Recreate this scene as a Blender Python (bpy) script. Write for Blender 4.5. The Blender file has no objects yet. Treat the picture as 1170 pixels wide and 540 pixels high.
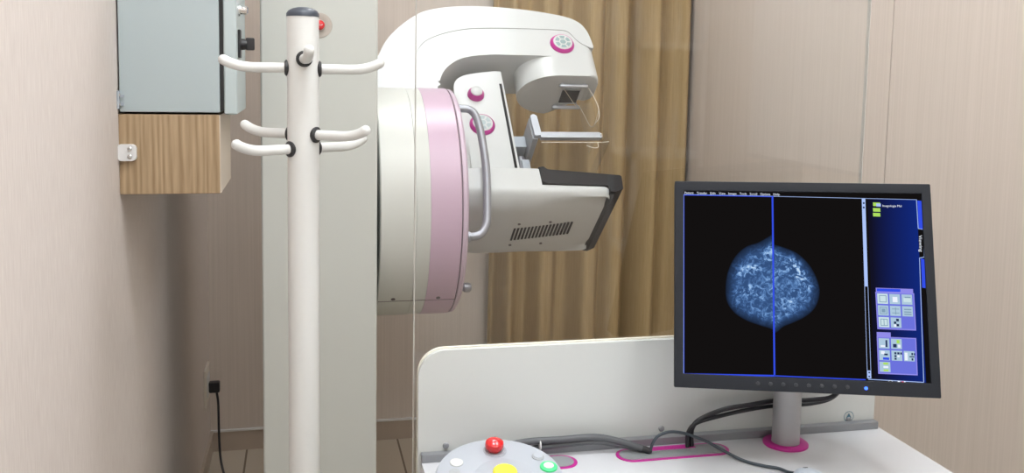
import bpy, bmesh, math, random
from mathutils import Vector, Matrix
random.seed(7)
SC = bpy.context.scene
COL = SC.collection
PI = math.pi
V = Vector

# ------------------------------------------------------------------ materials
def mat(name, col, rough=.5, metal=0., spec=.5, coat=0.):
    m = bpy.data.materials.new(name); m.use_nodes = True
    b = m.node_tree.nodes['Principled BSDF']
    b.inputs['Base Color'].default_value = (*col, 1)
    b.inputs['Roughness'].default_value = rough
    b.inputs['Metallic'].default_value = metal
    b.inputs['Specular IOR Level'].default_value = spec
    if coat: b.inputs['Coat Weight'].default_value = coat
    return m

def N(m, t, **k):
    n = m.node_tree.nodes.new(t)
    for a, v in k.items(): setattr(n, a, v)
    return n

def link(m, a, b): m.node_tree.links.new(a, b)

def grain(m, scale, c0, c1, p0=.35, p1=.65, detail=4., bump=0., dist=0., rot=None, rvar=None):
    """stretched-noise colour variation, object coordinates"""
    b = m.node_tree.nodes['Principled BSDF']
    tc = N(m, 'ShaderNodeTexCoord'); mp = N(m, 'ShaderNodeMapping')
    mp.inputs['Scale'].default_value = scale
    if rot: mp.inputs['Rotation'].default_value = rot
    no = N(m, 'ShaderNodeTexNoise'); no.inputs['Scale'].default_value = 1.
    no.inputs['Detail'].default_value = detail; no.inputs['Distortion'].default_value = dist
    cr = N(m, 'ShaderNodeValToRGB')
    cr.color_ramp.elements[0].position = p0; cr.color_ramp.elements[0].color = (*c0, 1)
    cr.color_ramp.elements[1].position = p1; cr.color_ramp.elements[1].color = (*c1, 1)
    link(m, tc.outputs['Object'], mp.inputs['Vector']); link(m, mp.outputs['Vector'], no.inputs['Vector'])
    link(m, no.outputs['Fac'], cr.inputs['Fac']); link(m, cr.outputs['Color'], b.inputs['Base Color'])
    if bump:
        bp = N(m, 'ShaderNodeBump'); bp.inputs['Strength'].default_value = bump; bp.inputs['Distance'].default_value = .002
        link(m, no.outputs['Fac'], bp.inputs['Height']); link(m, bp.outputs['Normal'], b.inputs['Normal'])
    return m

def emit(name, col, s=1.):
    m = bpy.data.materials.new(name); m.use_nodes = True
    nt = m.node_tree; nt.nodes.remove(nt.nodes['Principled BSDF'])
    e = N(m, 'ShaderNodeEmission'); e.inputs[0].default_value = (*col, 1); e.inputs[1].default_value = s
    link(m, e.outputs[0], nt.nodes['Material Output'].inputs[0])
    return m

def clear(name, tint, ior=1.5, gloss=1., rough=0.02):
    """clear sheet: see-through with Fresnel reflection on outward faces"""
    m = bpy.data.materials.new(name); m.use_nodes = True
    nt = m.node_tree; nt.nodes.remove(nt.nodes['Principled BSDF'])
    tr = N(m, 'ShaderNodeBsdfTransparent'); tr.inputs[0].default_value = (*tint, 1)
    gl = N(m, 'ShaderNodeBsdfGlossy'); gl.inputs['Roughness'].default_value = rough
    fr = N(m, 'ShaderNodeFresnel'); fr.inputs[0].default_value = ior
    ge = N(m, 'ShaderNodeNewGeometry')
    iv = N(m, 'ShaderNodeMath', operation='SUBTRACT'); iv.inputs[0].default_value = 1.
    mu = N(m, 'ShaderNodeMath', operation='MULTIPLY'); mu2 = N(m, 'ShaderNodeMath', operation='MULTIPLY')
    mu2.inputs[1].default_value = gloss
    mx = N(m, 'ShaderNodeMixShader')
    link(m, ge.outputs['Backfacing'], iv.inputs[1]); link(m, fr.outputs[0], mu.inputs[0]); link(m, iv.outputs[0], mu.inputs[1])
    link(m, mu.outputs[0], mu2.inputs[0]); link(m, mu2.outputs[0], mx.inputs[0])
    link(m, tr.outputs[0], mx.inputs[1]); link(m, gl.outputs[0], mx.inputs[2])
    link(m, mx.outputs[0], nt.nodes['Material Output'].inputs[0])
    return m

M = {}
LAMP = 18.5
M['wall_left'] = grain(mat('pink_beige_fabric_wall', (.6, .5, .45), .8), (260, 260, 22), (.615, .55, .515), (.69, .63, .59), .3, .7, 3, .15)
M['wall_back'] = grain(mat('beige_grain_wall', (.6, .5, .45), .7), (230, 230, 2.2), (.63, .555, .49), (.69, .61, .545), .3, .7, 5, .08)
M['wall_plain'] = mat('plain_wall', (.70, .65, .61), .8)
M['ceiling'] = mat('ceiling_white', (.8, .8, .78), .9)
M['silver'] = mat('silver_trim', (.78, .77, .76), .35, .15)
M['seam'] = mat('dark_seam', (.10, .085, .07), .9)

def tile_floor():
    m = mat('floor_tiles', (.5, .42, .34), .25)
    b = m.node_tree.nodes['Principled BSDF']
    tc = N(m, 'ShaderNodeTexCoord'); mp = N(m, 'ShaderNodeMapping'); mp.inputs['Location'].default_value = (.23, .05, 0)
    br = N(m, 'ShaderNodeTexBrick'); br.offset = 0; br.inputs['Scale'].default_value = 1.
    br.inputs['Brick Width'].default_value = .6; br.inputs['Row Height'].default_value = .6
    br.inputs['Mortar Size'].default_value = .004; br.inputs['Mortar Smooth'].default_value = .1
    br.inputs['Color1'].default_value = (.54, .475, .39, 1); br.inputs['Color2'].default_value = (.52, .455, .37, 1)
    br.inputs['Mortar'].default_value = (.22, .18, .14, 1)
    link(m, tc.outputs['Object'], mp.inputs['Vector']); link(m, mp.outputs['Vector'], br.inputs['Vector'])
    link(m, br.outputs['Color'], b.inputs['Base Color'])
    return m
M['floor'] = tile_floor()
M['skirt'] = grain(mat('skirting_tile', (.45, .38, .31), .35), (3, 3, 3), (.44, .37, .30), (.50, .42, .35))
M['white'] = mat('white_shell', (.56, .575, .57), .35)
M['white2'] = mat('cream_shell', (.60, .61, .575), .38)
M['column'] = mat('column_enamel', (.575, .59, .555), .4)
M['pink'] = mat('pink_shell', (.57, .405, .52), .35)
M['pinklight'] = mat('pale_pink_shell', (.58, .45, .55), .35)
M['magenta'] = mat('magenta_plastic', (.50, .012, .26), .35)
M['groove'] = mat('groove_dark', (.13, .10, .11), .8)
M['groove_grey'] = mat('groove_grey', (.42, .43, .42), .8)
M['black'] = mat('black_plastic', (.018, .018, .02), .4)
M['carbon'] = mat('charcoal_support', (.007, .0075, .010), .5, spec=.2)
M['dark'] = mat('dark_void', (.004, .004, .005), .7, spec=.1)
M['alu'] = mat('satin_aluminium', (.33, .335, .37), .38, .6)
M['alu_light'] = mat('pale_aluminium', (.50, .53, .58), .4, .5)
M['grey'] = mat('grey_plastic', (.36, .38, .40), .45)
M['greyblue'] = mat('grey_blue_plastic', (.38, .42, .47), .4)
M['disc'] = mat('console_grey', (.41, .44, .49), .38)
M['disc_dark'] = mat('console_recess', (.34, .36, .40), .5)
M['chrome'] = mat('chrome', (.8, .8, .8), .12, 1.)
M['red'] = mat('red_button', (.62, .008, .012), .18, coat=.6)
M['yellow'] = mat('yellow_button', (.80, .72, .02), .35)
M['green'] = mat('green_ring', (.05, .66, .22), .35)
M['cabinet'] = mat('cabinet_enamel', (.405, .47, .485), .42)
M['cabinet_edge'] = mat('cabinet_door_enamel', (.46, .53, .54), .4)
M['stand'] = mat('stand_enamel', (.70, .71, .695), .3)
M['beige_side'] = mat('beige_laminate', (.60, .52, .43), .5)
M['desk'] = mat('worktop_white', (.62, .635, .665), .22)
M['panel'] = mat('panel_white', (.61, .635, .62), .33)
M['panel_edge'] = mat('cream_panel_edge', (.82, .80, .70), .4)
M['strip'] = mat('strip_aluminium', (.27, .28, .295), .45, .35)
M['port'] = mat('port_grey', (.28, .30, .31), .45)
M['label'] = mat('white_print', (.70, .70, .70), .5)
M['bezel'] = mat('charcoal_bezel', (.012, .0145, .020), .5, spec=.25)
M['cable_grey'] = mat('grey_cable', (.085, .09, .098), .45)
M['cable_black'] = mat('black_cable', (.02, .02, .025), .4)
M['cable_blue'] = mat('dark_blue_grey_cable', (.045, .06, .075), .4)
M['clear'] = clear('acrylic', (.95, .95, .94), 1.22)
M['clear_edge'] = mat('acrylic_edge', (.80, .74, .62), .25)
M['glass'] = clear('lead_glass', (.975, .98, .975), 1.62, 1.3)
M['glass_edge'] = mat('glass_edge', (.52, .50, .46), .3)
M['ivory'] = mat('ivory_plastic', (.72, .66, .58), .45)
M['lamp'] = emit('lamp_diffuser', (.945, .978, 1.), LAMP)
M['white_door'] = mat('white_door', (.82, .82, .82), .4)

def wood(name, c0, c1, sc):
    m = mat(name, c0, .5); b = m.node_tree.nodes['Principled BSDF']
    tc = N(m, 'ShaderNodeTexCoord'); mp = N(m, 'ShaderNodeMapping'); mp.inputs['Scale'].default_value = sc
    wv = N(m, 'ShaderNodeTexWave', wave_type='BANDS', bands_direction='X')
    wv.inputs['Scale'].default_value = 1.; wv.inputs['Distortion'].default_value = 14.; wv.inputs['Detail'].default_value = 3.
    wv.inputs['Detail Scale'].default_value = .7
    no = N(m, 'ShaderNodeTexNoise'); no.inputs['Scale'].default_value = 7.; no.inputs['Detail'].default_value = 6.
    mx = N(m, 'ShaderNodeMath', operation='ADD')
    ml = N(m, 'ShaderNodeMath', operation='MULTIPLY'); ml.inputs[1].default_value = .30
    ml2 = N(m, 'ShaderNodeMath', operation='MULTIPLY'); ml2.inputs[1].default_value = .75
    cr = N(m, 'ShaderNodeValToRGB')
    cr.color_ramp.elements[0].position = .2; cr.color_ramp.elements[0].color = (*c0, 1)
    cr.color_ramp.elements[1].position = .75; cr.color_ramp.elements[1].color = (*c1, 1)
    link(m, tc.outputs['Object'], mp.inputs['Vector'])
    link(m, mp.outputs['Vector'], wv.inputs['Vector']); link(m, mp.outputs['Vector'], no.inputs['Vector'])
    link(m, wv.outputs['Fac'], ml.inputs[0]); link(m, no.outputs['Fac'], ml2.inputs[0])
    link(m, ml.outputs[0], mx.inputs[0]); link(m, ml2.outputs[0], mx.inputs[1])
    link(m, mx.outputs[0], cr.inputs['Fac']); link(m, cr.outputs['Color'], b.inputs['Base Color'])
    return m
M['oak'] = wood('oak_laminate', (.25, .162, .082), (.46, .335, .205), (24, 24, 1.3))
M['curtain'] = grain(mat('tan_curtain_cloth', (.36, .24, .11), .9), (300, 300, 8), (.39, .275, .13), (.465, .34, .18), .3, .7, 3, .1)

# ------------------------------------------------------------------ mesh helpers
class MB:
    def __init__(s): s.bm = bmesh.new(); s.mats = []; s.cur = 0; s.flat = False
    def m(s, mt):
        if mt not in s.mats: s.mats.append(mt)
        s.cur = s.mats.index(mt); return s
    def _mark(s, faces):
        for f in faces: f.material_index = s.cur; f.smooth = True
    def _new(s, before): s._mark([f for f in s.bm.faces if f not in before])
    def poly(s, pts):
        f = s.bm.faces.new([s.bm.verts.new(V(p)) for p in pts]); s._mark([f]); return f
    def loft(s, loops, closed=True, cap0=True, cap1=True):
        rings = [[s.bm.verts.new(V(p)) for p in lp] for lp in loops]; fs = []
        n = len(rings[0])
        for a, b in zip(rings, rings[1:]):
            for i in range(n if closed else n - 1):
                j = (i + 1) % n
                fs.append(s.bm.faces.new((a[i], a[j], b[j], b[i])))
        if cap0: fs.append(s.bm.faces.new(rings[0][::-1]))
        if cap1: fs.append(s.bm.faces.new(rings[-1]))
        s._mark(fs); return rings
    def box(s, x0, x1, y0, y1, z0, z1, bev=0., T=None, seg=2):
        pts = [(x, y, z) for z in (z0, z1) for x, y in ((x0, y0), (x1, y0), (x1, y1), (x0, y1))]
        if bev: s.flat = True
        tmp = bmesh.new(); v = [tmp.verts.new(p) for p in pts]
        for q in ((3, 2, 1, 0), (4, 5, 6, 7), (0, 1, 5, 4), (1, 2, 6, 5), (2, 3, 7, 6), (3, 0, 4, 7)): tmp.faces.new([v[i] for i in q])
        if bev: bmesh.ops.bevel(tmp, geom=tmp.edges[:], offset=bev, segments=seg, profile=.5, affect='EDGES')
        s.merge(tmp, T); return s
    def merge(s, tmp, T=None):
        idx = {}
        for v in tmp.verts: idx[v] = s.bm.verts.new(T(v.co) if T else v.co)
        s._mark([s.bm.faces.new([idx[v] for v in f.verts]) for f in tmp.faces]); tmp.free()
    def prism(s, poly, T, d0, d1, bev=0., seg=3):
        """poly: list of 2-D points; T(a, b, d) -> world; extruded d0..d1, rims rounded by bev"""
        if bev: s.flat = True
        tmp = bmesh.new()
        lo = [tmp.verts.new((a, b, d0)) for a, b in poly]; hi = [tmp.verts.new((a, b, d1)) for a, b in poly]
        n = len(poly)
        cl = tmp.faces.new(lo[::-1]); ch = tmp.faces.new(hi)
        for i in range(n): tmp.faces.new((lo[i], lo[(i + 1) % n], hi[(i + 1) % n], hi[i]))
        if bev:
            ed = list(cl.edges) + list(ch.edges)
            bmesh.ops.bevel(tmp, geom=ed, offset=bev, segments=seg, profile=.5, affect='EDGES', clamp_overlap=True)
        s.merge(tmp, lambda c: V(T(c.x, c.y, c.z))); return s
    def tube(s, pts, r, seg=12, caps='round'):
        pts = [V(p) for p in pts]; n = len(pts)
        rs = r if isinstance(r, (list, tuple)) else [r] * n
        tg = [(pts[min(i + 1, n - 1)] - pts[max(i - 1, 0)]).normalized() for i in range(n)]
        up = V((0, 0, 1)) if abs(tg[0].z) < .9 else V((1, 0, 0))
        nx = tg[0].cross(up).normalized(); loops = []
        def ring(c, t, nn, rr): b = t.cross(nn); return [c + rr * (math.cos(2*PI*k/seg) * nn + math.sin(2*PI*k/seg) * b) for k in range(seg)]
        for i in range(n):
            nx = (nx - tg[i] * nx.dot(tg[i])).normalized()
            if i == 0 and caps == 'round':
                for a in (80, 55, 28): a = math.radians(a); loops.append(ring(pts[0] - tg[0] * rs[0] * math.sin(a), tg[0], nx, rs[0] * math.cos(a)))
            loops.append(ring(pts[i], tg[i], nx, rs[i]))
            if i == n - 1 and caps == 'round':
                for a in (28, 55, 80): a = math.radians(a); loops.append(ring(pts[-1] + tg[-1] * rs[-1] * math.sin(a), tg[-1], nx, rs[-1] * math.cos(a)))
        s.loft(loops); return s
    def lathe(s, prof, o, ax, seg=48, caps=True):
        """prof: (r, h) pairs along axis ax from o"""
        ax = V(ax).normalized(); up = V((0, 0, 1)) if abs(ax.z) < .9 else V((1, 0, 0))
        a = up.cross(ax).normalized(); b = ax.cross(a); o = V(o)
        s.loft([[o + ax * h + r * (math.cos(2*PI*k/seg) * a + math.sin(2*PI*k/seg) * b) for k in range(seg)] for r, h in prof], cap0=caps, cap1=caps)
        return s

def build(name, mb, parent=None, mt=None, ang=35, sub=0):
    bmesh.ops.recalc_face_normals(mb.bm, faces=mb.bm.faces[:])
    me = bpy.data.meshes.new(name)
    if parent is not None:
        p = parent; off = V((0, 0, 0))
        while p is not None: off += p.location; p = p.parent
    else:
        xs = [v.co for v in mb.bm.verts]
        off = V(((min(c.x for c in xs) + max(c.x for c in xs)) / 2, (min(c.y for c in xs) + max(c.y for c in xs)) / 2, min(c.z for c in xs)))
    for v in mb.bm.verts: v.co -= off
    mb.bm.to_mesh(me); mb.bm.free()
    for q in (mb.mats or [mt]): me.materials.append(q)
    me.set_sharp_from_angle(angle=math.radians(ang))
    o = bpy.data.objects.new(name, me); COL.objects.link(o)
    if mb.flat: wn = o.modifiers.new('flat_faces', 'WEIGHTED_NORMAL'); wn.keep_sharp = True; wn.weight = 100
    if parent is not None: o.parent = parent
    else: o.location = off
    return o

def tag(o, label=None, cat=None, group=None, kind=None):
    if label: o['label'] = label
    if cat: o['category'] = cat
    if group: o['group'] = group
    if kind: o['kind'] = kind
    return o

def thing(name, loc, label, cat, group=None):
    o = bpy.data.objects.new(name, None); o.empty_display_size = .05; COL.objects.link(o); o.location = loc
    return tag(o, label, cat, group)

def spline(pts, n=8, closed=False):
    pts = [V(p) if len(p) == 3 else V((*p, 0)) for p in pts]; out = []; L = len(pts)
    for i in range(L if closed else L - 1):
        g = (lambda k: pts[k % L]) if closed else (lambda k: pts[max(0, min(L - 1, k))])
        a, b, c, d = g(i - 1), g(i), g(i + 1), g(i + 2)
        for k in range(n):
            t = k / n
            out.append(.5 * ((2*b) + (c - a) * t + (2*a - 5*b + 4*c - d) * t*t + (3*b - a - 3*c + d) * t**3))
    if not closed: out.append(pts[-1])
    return out
def spline2(pts, n=8, closed=False): return [(p.x, p.y) for p in spline(pts, n, closed)]

def rpoly(pts, n=6):
    """polygon with fillets: (x, y, r)"""
    out = []; L = len(pts)
    for i in range(L):
        p = V(pts[i][:2]); r = pts[i][2] if len(pts[i]) > 2 else 0
        if r <= 0: out.append(tuple(p)); continue
        a = V(pts[i - 1][:2]) - p; b = V(pts[(i + 1) % L][:2]) - p
        la, lb = a.length, b.length; a.normalize(); b.normalize()
        th = math.acos(max(-1, min(1, a.dot(b)))); d = min(r / math.tan(th / 2), la * .49, lb * .49); r2 = d * math.tan(th / 2)
        c = p + (a + b).normalized() * (r2 / math.sin(th / 2)); s = p + a * d - c; e = p + b * d - c
        a0 = math.atan2(s.y, s.x); a1 = math.atan2(e.y, e.x); da = (a1 - a0 + PI) % (2 * PI) - PI
        for k in range(n + 1):
            t = a0 + da * k / n; out.append((c.x + r2 * math.cos(t), c.y + r2 * math.sin(t)))
    return out

def text_mesh(mb, s, size, T, align='LEFT'):
    cu = bpy.data.curves.new('lettering', 'FONT'); cu.body = s; cu.size = size; cu.align_x = align; cu.resolution_u = 2
    ob = bpy.data.objects.new('lettering', cu); COL.objects.link(ob)
    dg = bpy.context.evaluated_depsgraph_get(); me = bpy.data.meshes.new_from_object(ob.evaluated_get(dg))
    vs = [mb.bm.verts.new(V(T(v.co.x, v.co.y))) for v in me.vertices]
    for p in me.polygons:
        try: mb._mark([mb.bm.faces.new([vs[i] for i in p.vertices])])
        except ValueError: pass
    bpy.data.objects.remove(ob); bpy.data.curves.remove(cu); bpy.data.meshes.remove(me)

# ------------------------------------------------------------------ camera
H = 1.5
F, YAW, PIT, ROL, CY = 1058.764, .225520, .0962087, -.0175096, 190.261
fw = V((math.sin(YAW) * math.cos(PIT), math.cos(YAW) * math.cos(PIT), -math.sin(PIT)))
rt = V((math.cos(YAW), -math.sin(YAW), 0)); dn = fw.cross(rt)
rt2 = rt * math.cos(ROL) + dn * math.sin(ROL); dn2 = dn * math.cos(ROL) - rt * math.sin(ROL)
cam = bpy.data.cameras.new('camera'); co = bpy.data.objects.new('camera', cam); COL.objects.link(co)
co.matrix_world = Matrix(((rt2.x, -dn2.x, -fw.x, 0), (rt2.y, -dn2.y, -fw.y, 0), (rt2.z, -dn2.z, -fw.z, H), (0, 0, 0, 1)))
cam.sensor_fit = 'HORIZONTAL'; cam.sensor_width = 36; cam.lens = F * 36 / 1170
cam.shift_y = -(270 - CY) / 1170; cam.clip_start = .02
SC.camera = co

# ------------------------------------------------------------------ the room
XL, XR, YB, YR, ZC = -.352, 1.585, 3.73, -.65, 3.1
def struct(name, mb, mt): return tag(build(name, mb, None, mt), kind='structure')
struct('floor', MB().box(XL - .1, XR + .1, YR - .1, YB + .1, -.1, 0), M['floor'])
struct('ceiling', MB().box(XL - .1, XR + .1, YR - .1, YB + .1, ZC, ZC + .1), M['ceiling'])
struct('wall_left', MB().box(XL - .1, XL, YR - .1, YB + .1, 0, ZC), M['wall_left'])
w = MB().m(M['wall_back'])
w.box(XR, XR + .1, YR - .1, 2.268, 0, ZC); w.box(XR, XR + .1, 2.2725, YB + .1, 0, ZC)
w.m(M['seam']).box(XR + .004, XR + .09, 2.266, 2.275, 0, ZC)
struct('wall_right', w, M['wall_back'])
struct('wall_rear', MB().box(XL, XR, YR - .1, YR, 0, ZC), M['wall_plain'])
struct('wall_back', MB().box(XL, XR, YB, YB + .1, 0, ZC), M['wall_back'])
struct('baseboard_back', MB().box(XL, XR, YB - .008, YB, 0, .079), M['skirt'])
struct('trim_1', MB().box(XL, XR, YB - .012, YB, .079, .087, .001), M['silver'])
struct('baseboard_left', MB().box(XL, XL + .008, YR, YB - .012, 0, .079), M['skirt'])
struct('trim_2', MB().box(XL, XL + .012, YR, YB - .012, .079, .087, .001), M['skirt'])
struct('baseboard_right', MB().box(XR - .008, XR, YR, YB - .012, 0, .079), M['skirt'])
struct('trim_3', MB().box(XR - .012, XR, YR, YB - .012, .079, .087, .001), M['silver'])
d = MB().m(M['white_door']).box(.05, .85, YR, YR + .035, 0, 2.1, .003)  # door added out of view, a guess for the glass to reflect
d.m(M['alu']).tube([(.12, YR + .035, 1.0), (.12, YR + .085, 1.0), (.24, YR + .085, 1.0)], .009)
struct('door_1', d, M['white_door'])
# guessed things added out of view for their faint reflections in the glass screen
t = thing('whiteboard', (XR, .45, 1.235), 'blank whiteboard added unseen on the right wall to reflect faintly in the glass screen', 'whiteboard')
build('board', MB().box(XR - .016, XR - .001, .02, .92, 1.245, 2.2, .001), t, M['white_door'])
build('frame_rail', MB().box(XR - .022, XR - .001, .01, .93, 1.232, 1.246, .002), t, M['alu'])
t = thing('shelf_rack', (1.42, YR + .15, 0), 'white open shelf rack added behind the camera to reflect faintly in the glass screen', 'shelf')
for x, y in ((1.275, YR + .02), (1.275, YR + .29), (1.555, YR + .02), (1.555, YR + .29)):
    build('post', MB().box(x - .011, x + .011, y - .011, y + .011, 0, 2.0, .001), t, M['white_door'])
for z in (.4, .8, 1.19, 1.62, 1.98):
    build('shelf', MB().box(1.264, 1.566, YR + .009, YR + .301, z, z + .025, .001), t, M['white_door'])

# ceiling lights -------------------------------------------------
def ceiling_light(x, y, label, w=.6, h=.6):
    t = thing('ceiling_light', (x, y, ZC - .03), label, 'ceiling light', 'square ceiling lights')
    b = MB().m(M['white'])
    e = .025
    for (x0, x1, y0, y1) in ((-w/2, w/2, -h/2, -h/2+e), (-w/2, w/2, h/2-e, h/2), (-w/2, -w/2+e, -h/2+e, h/2-e), (w/2-e, w/2, -h/2+e, h/2-e)):
        b.box(x + x0, x + x1, y + y0, y + y1, ZC - .03, ZC)
    build('frame', b, t)
    build('diffuser', MB().box(x - w/2 + e, x + w/2 - e, y - h/2 + e, y + h/2 - e, ZC - .024, ZC - .004), t, M['lamp'])
for x, y, l in ((1.05, -.15, 'square white ceiling light behind the camera by the right wall'),
                (.15, -.15, 'square white ceiling light behind the camera by the left wall'),
                (1.05, 1.15, 'square white ceiling light above the monitor end of the desk'),
                (.15, 1.15, 'square white ceiling light above the coat stand'),
                (.62, 2.75, 'square white ceiling light added above the scanning arm to brighten it')):  # unseen lamp, added to brighten the arm, curtain and right wall
    ceiling_light(x, y, l)

# ------------------------------------------------------------------ curtain
b = MB(); nx, nz = 260, 24; loops = []
x0, x1, zt, zb = .752, 1.564, 2.42, .06
ph = [random.uniform(0, 6.28) for _ in range(6)]
def fold(u, v):
    s = u + .012 * math.sin(3.1 * v + ph[0]) * (1 - v)
    y = .024 * math.sin(2*PI * 5.6 * s + ph[1] + .8 * math.sin(9 * s)) + .004 * math.sin(2*PI * 13.3 * s + ph[2]) + .012 * math.sin(2*PI * 3.1 * s + ph[3])
    return 2.1 * y * (.85 + .3 * (1 - v))
for j in range(nz + 1):
    v = j / nz; z = zb + (zt - zb) * v
    loops.append([(x0 - .002 * (1 - v) + (x1 - x0) * (i / nx), 3.62 + fold(i / nx, v), z) for i in range(nx + 1)])
b.m(M['curtain']); b.loft(loops, closed=False, cap0=False, cap1=False)
cur = build('curtain', b, None, M['curtain'], 80)
tag(cur, 'tan floor-length curtain hanging in folds behind the scanning machine', 'curtain')
so = cur.modifiers.new('thickness', 'SOLIDIFY'); so.thickness = .003
rail = MB().tube([(.70, 3.62, 2.435), (XR - .002, 3.62, 2.435)], .011, 16)
for x in (.72, 1.58): rail.box(x - .012, x + .012, 3.62, YB, 2.425, 2.445)
tag(build('curtain_rail', rail, None, M['alu']), 'metal rail on the back wall carrying the tan curtain', 'curtain rail')

# ------------------------------------------------------------------ wall cabinet and oak box
CYF = 1.966   # near side of both boxes
t = thing('electrical_cabinet', (XL, CYF, 1.418), 'grey enamelled metal cabinet fixed to the left wall above the oak box', 'cabinet')
cz = 1.418
build('body', MB().box(XL + .003, -.1585, CYF, CYF + .30, cz, 1.86, .002), t, M['cabinet'])
build('gasket', MB().box(-.1585, -.1505, CYF + .006, CYF + .294, cz + .004, 1.855), t, M['black'])
dr = build('door', MB().m(M['cabinet_edge']).box(-.1505, -.1245, CYF - .002, CYF + .302, cz - .004, 1.864, .004, seg=3), t)
b = MB().m(M['chrome']).lathe([(.013, 0), (.013, .004), (.0095, .005), (.0095, .016), (.008, .018)], (-.1245, CYF + .05, 1.628), (1, 0, 0), 24)
b.m(M['alu']).box(-.1245, -.104, CYF + .047, CYF + .053, 1.622, 1.634)
build('lock', b, dr)
b = MB().m(M['black']).box(-.1245, -.119, CYF + .035, CYF + .075, 1.530, 1.588, .002)
b.lathe([(.012, 0), (.011, .008), (.010, .012)], (-.119, CYF + .055, 1.558), (1, 0, 0), 20)
b.box(-.110, -.092, CYF + .048, CYF + .062, 1.546, 1.572, .003)
build('knob', b, dr)
b = MB().m(M['greyblue']).box(XL, XL + .004, CYF - .012, CYF, cz + .006, cz + .042, .001)
b.box(XL, XL + .012, CYF - .006, CYF, cz + .012, cz + .018); b.box(XL, XL + .012, CYF - .006, CYF, cz + .028, cz + .034)
build('wall_bracket', b, t)
for z in (cz + .015, cz + .033):
    build('screw', MB().lathe([(.004, 0), (.004, .002), (.002, .003)], (XL + .004, CYF - .006, z), (1, 0, 0), 12), t, M['chrome'])

t = thing('cable_box', (XL, CYF, 1.253), 'oak veneered box fixed to the left wall directly under the grey cabinet', 'wall box')
build('front_panel', MB().box(XL, -.1605, CYF, CYF + .28, 1.253, 1.4135, .0015), t, M['oak'])
tag(build('side_panel', MB().box(-.1605, -.1585, CYF + .0015, CYF + .279, 1.2535, 1.413, .0005), t, M['beige_side']), 'plain beige side panel')
br = MB().m(M['label']).prism(rpoly([(XL - 0, 1.321, .004), (XL + .034, 1.321, .008), (XL + .034, 1.354, .008), (XL, 1.354, .004)]), lambda a, b_, d: (a, d, b_), CYF - .012, CYF, .002)
br = build('wall_bracket', br, t)
for z in (1.330, 1.345):
    s = MB().m(M['chrome']).lathe([(.0045, 0), (.0045, .0015), (.003, .0025)], (XL + .022, CYF - .012, z), (0, -1, 0), 16)
    s.m(M['grey']).box(XL + .019, XL + .025, CYF - .0152, CYF - .0145, z - .0006, z + .0006)
    build('screw', s, br)

# power outlet with plug
t = thing('power_outlet', (XL, 3.56, .26), 'ivory wall socket plate low on the left wall near the corner', 'wall socket')
build('plate', MB().box(XL, XL + .009, 3.49, 3.63, .26, .40, .003), t, M['ivory'])
build('socket_insert', MB().box(XL + .009, XL + .012, 3.52, 3.60, .29, .37, .002), t, M['label'])
t = thing('power_cable', (XL + .04, 3.56, .30), 'black plug and cord hanging from the ivory wall socket', 'power cable')
build('plug', MB().box(XL + .012, XL + .052, 3.545, 3.575, .298, .340, .006), t, M['black'])
build('cord', MB().tube(spline([(XL + .040, 3.56, .297), (XL + .045, 3.56, .25), (XL + .047, 3.55, .15), (XL + .052, 3.535, .06), (XL + .065, 3.50, .012), (XL + .09, 3.40, .005), (XL + .14, 3.2, .005)]), .0045, 10), t, M['cable_black'])

# ------------------------------------------------------------------ coat stand
SX, SY = .005, 1.60
t = thing('coat_stand', (SX, SY, 0), 'white metal coat stand with curled pegs, black collars and black cap', 'coat stand')
R = .0262
build('pole', MB().lathe([(R, .02), (R, 1.597)], (SX, SY, 0), (0, 0, 1), 40), t, M['stand'])
build('cap', MB().lathe([(R + .0008, 1.594), (R + .0008, 1.599), (.024, 1.6035), (.017, 1.6075), (.009, 1.6095), (.002, 1.610)], (SX, SY, 0), (0, 0, 1), 40), t, mat('charcoal_cap', (.05, .06, .08), .4))
build('base', MB().lathe([(.19, 0), (.19, .012), (.18, .018), (.05, .024), (.035, .06), (R, .062)], (SX, SY, 0), (0, 0, 1), 56), t, M['stand'])
def peg(az, z, L=.105):
    dx, dy = math.cos(az), math.sin(az)
    P = lambda r, h: (SX + dx * r, SY + dy * r, z + h)
    c = build('peg', MB().tube(spline([P(.020, 0), P(.05, 0), P(R + L * .55, .0), P(R + L * .72, .002), P(R + L * .87, .0065), P(R + L * .97, .0115)], 6), [.0085] * 31, 16), t, M['stand'])
    build('collar', MB().lathe([(.0125, 0), (.0135, .002), (.0135, .005), (.011, .007)], (SX + dx * (R - .003), SY + dy * (R - .003), z), (dx, dy, 0), 24), c, M['black'])
for az, z in ((2, 1.508), (180, 1.509), (-86, 1.524), (94, 1.524)): peg(math.radians(az), z)
for az, z in ((-38, 1.398), (142, 1.398), (-146, 1.374), (34, 1.374)): peg(math.radians(az), z, .102)

# ------------------------------------------------------------------ mammography unit
A = math.radians(41); Y0, Z0, RD = 2.7, 1.134, .33
def L(x, u, v): return V((x, Y0 + u * math.sin(A) - v * math.cos(A), Z0 + u * math.cos(A) + v * math.sin(A)))
UN = V((0, math.sin(A), math.cos(A))); VN = V((0, -math.cos(A), math.sin(A)))
unit = thing('mammography_machine', (.05, 2.7, 0), 'white and pink breast X-ray machine with tilted arm on tall pale column', 'medical scanner')
cb = MB().m(M['column'])
cb.prism(rpoly([(-.0945, 2.35, .006), (.190, 2.35, .006), (.190, 3.02, .02), (-.0945, 3.02, .02)]), lambda a, b_, d: (a, b_, d), .0, 2.12, .004)
col_o = build('column', cb, unit)
build('foot_plate', MB().box(-.13, .30, 2.30, 3.08, .0, .03, .006), unit, M['white2'])
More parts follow.
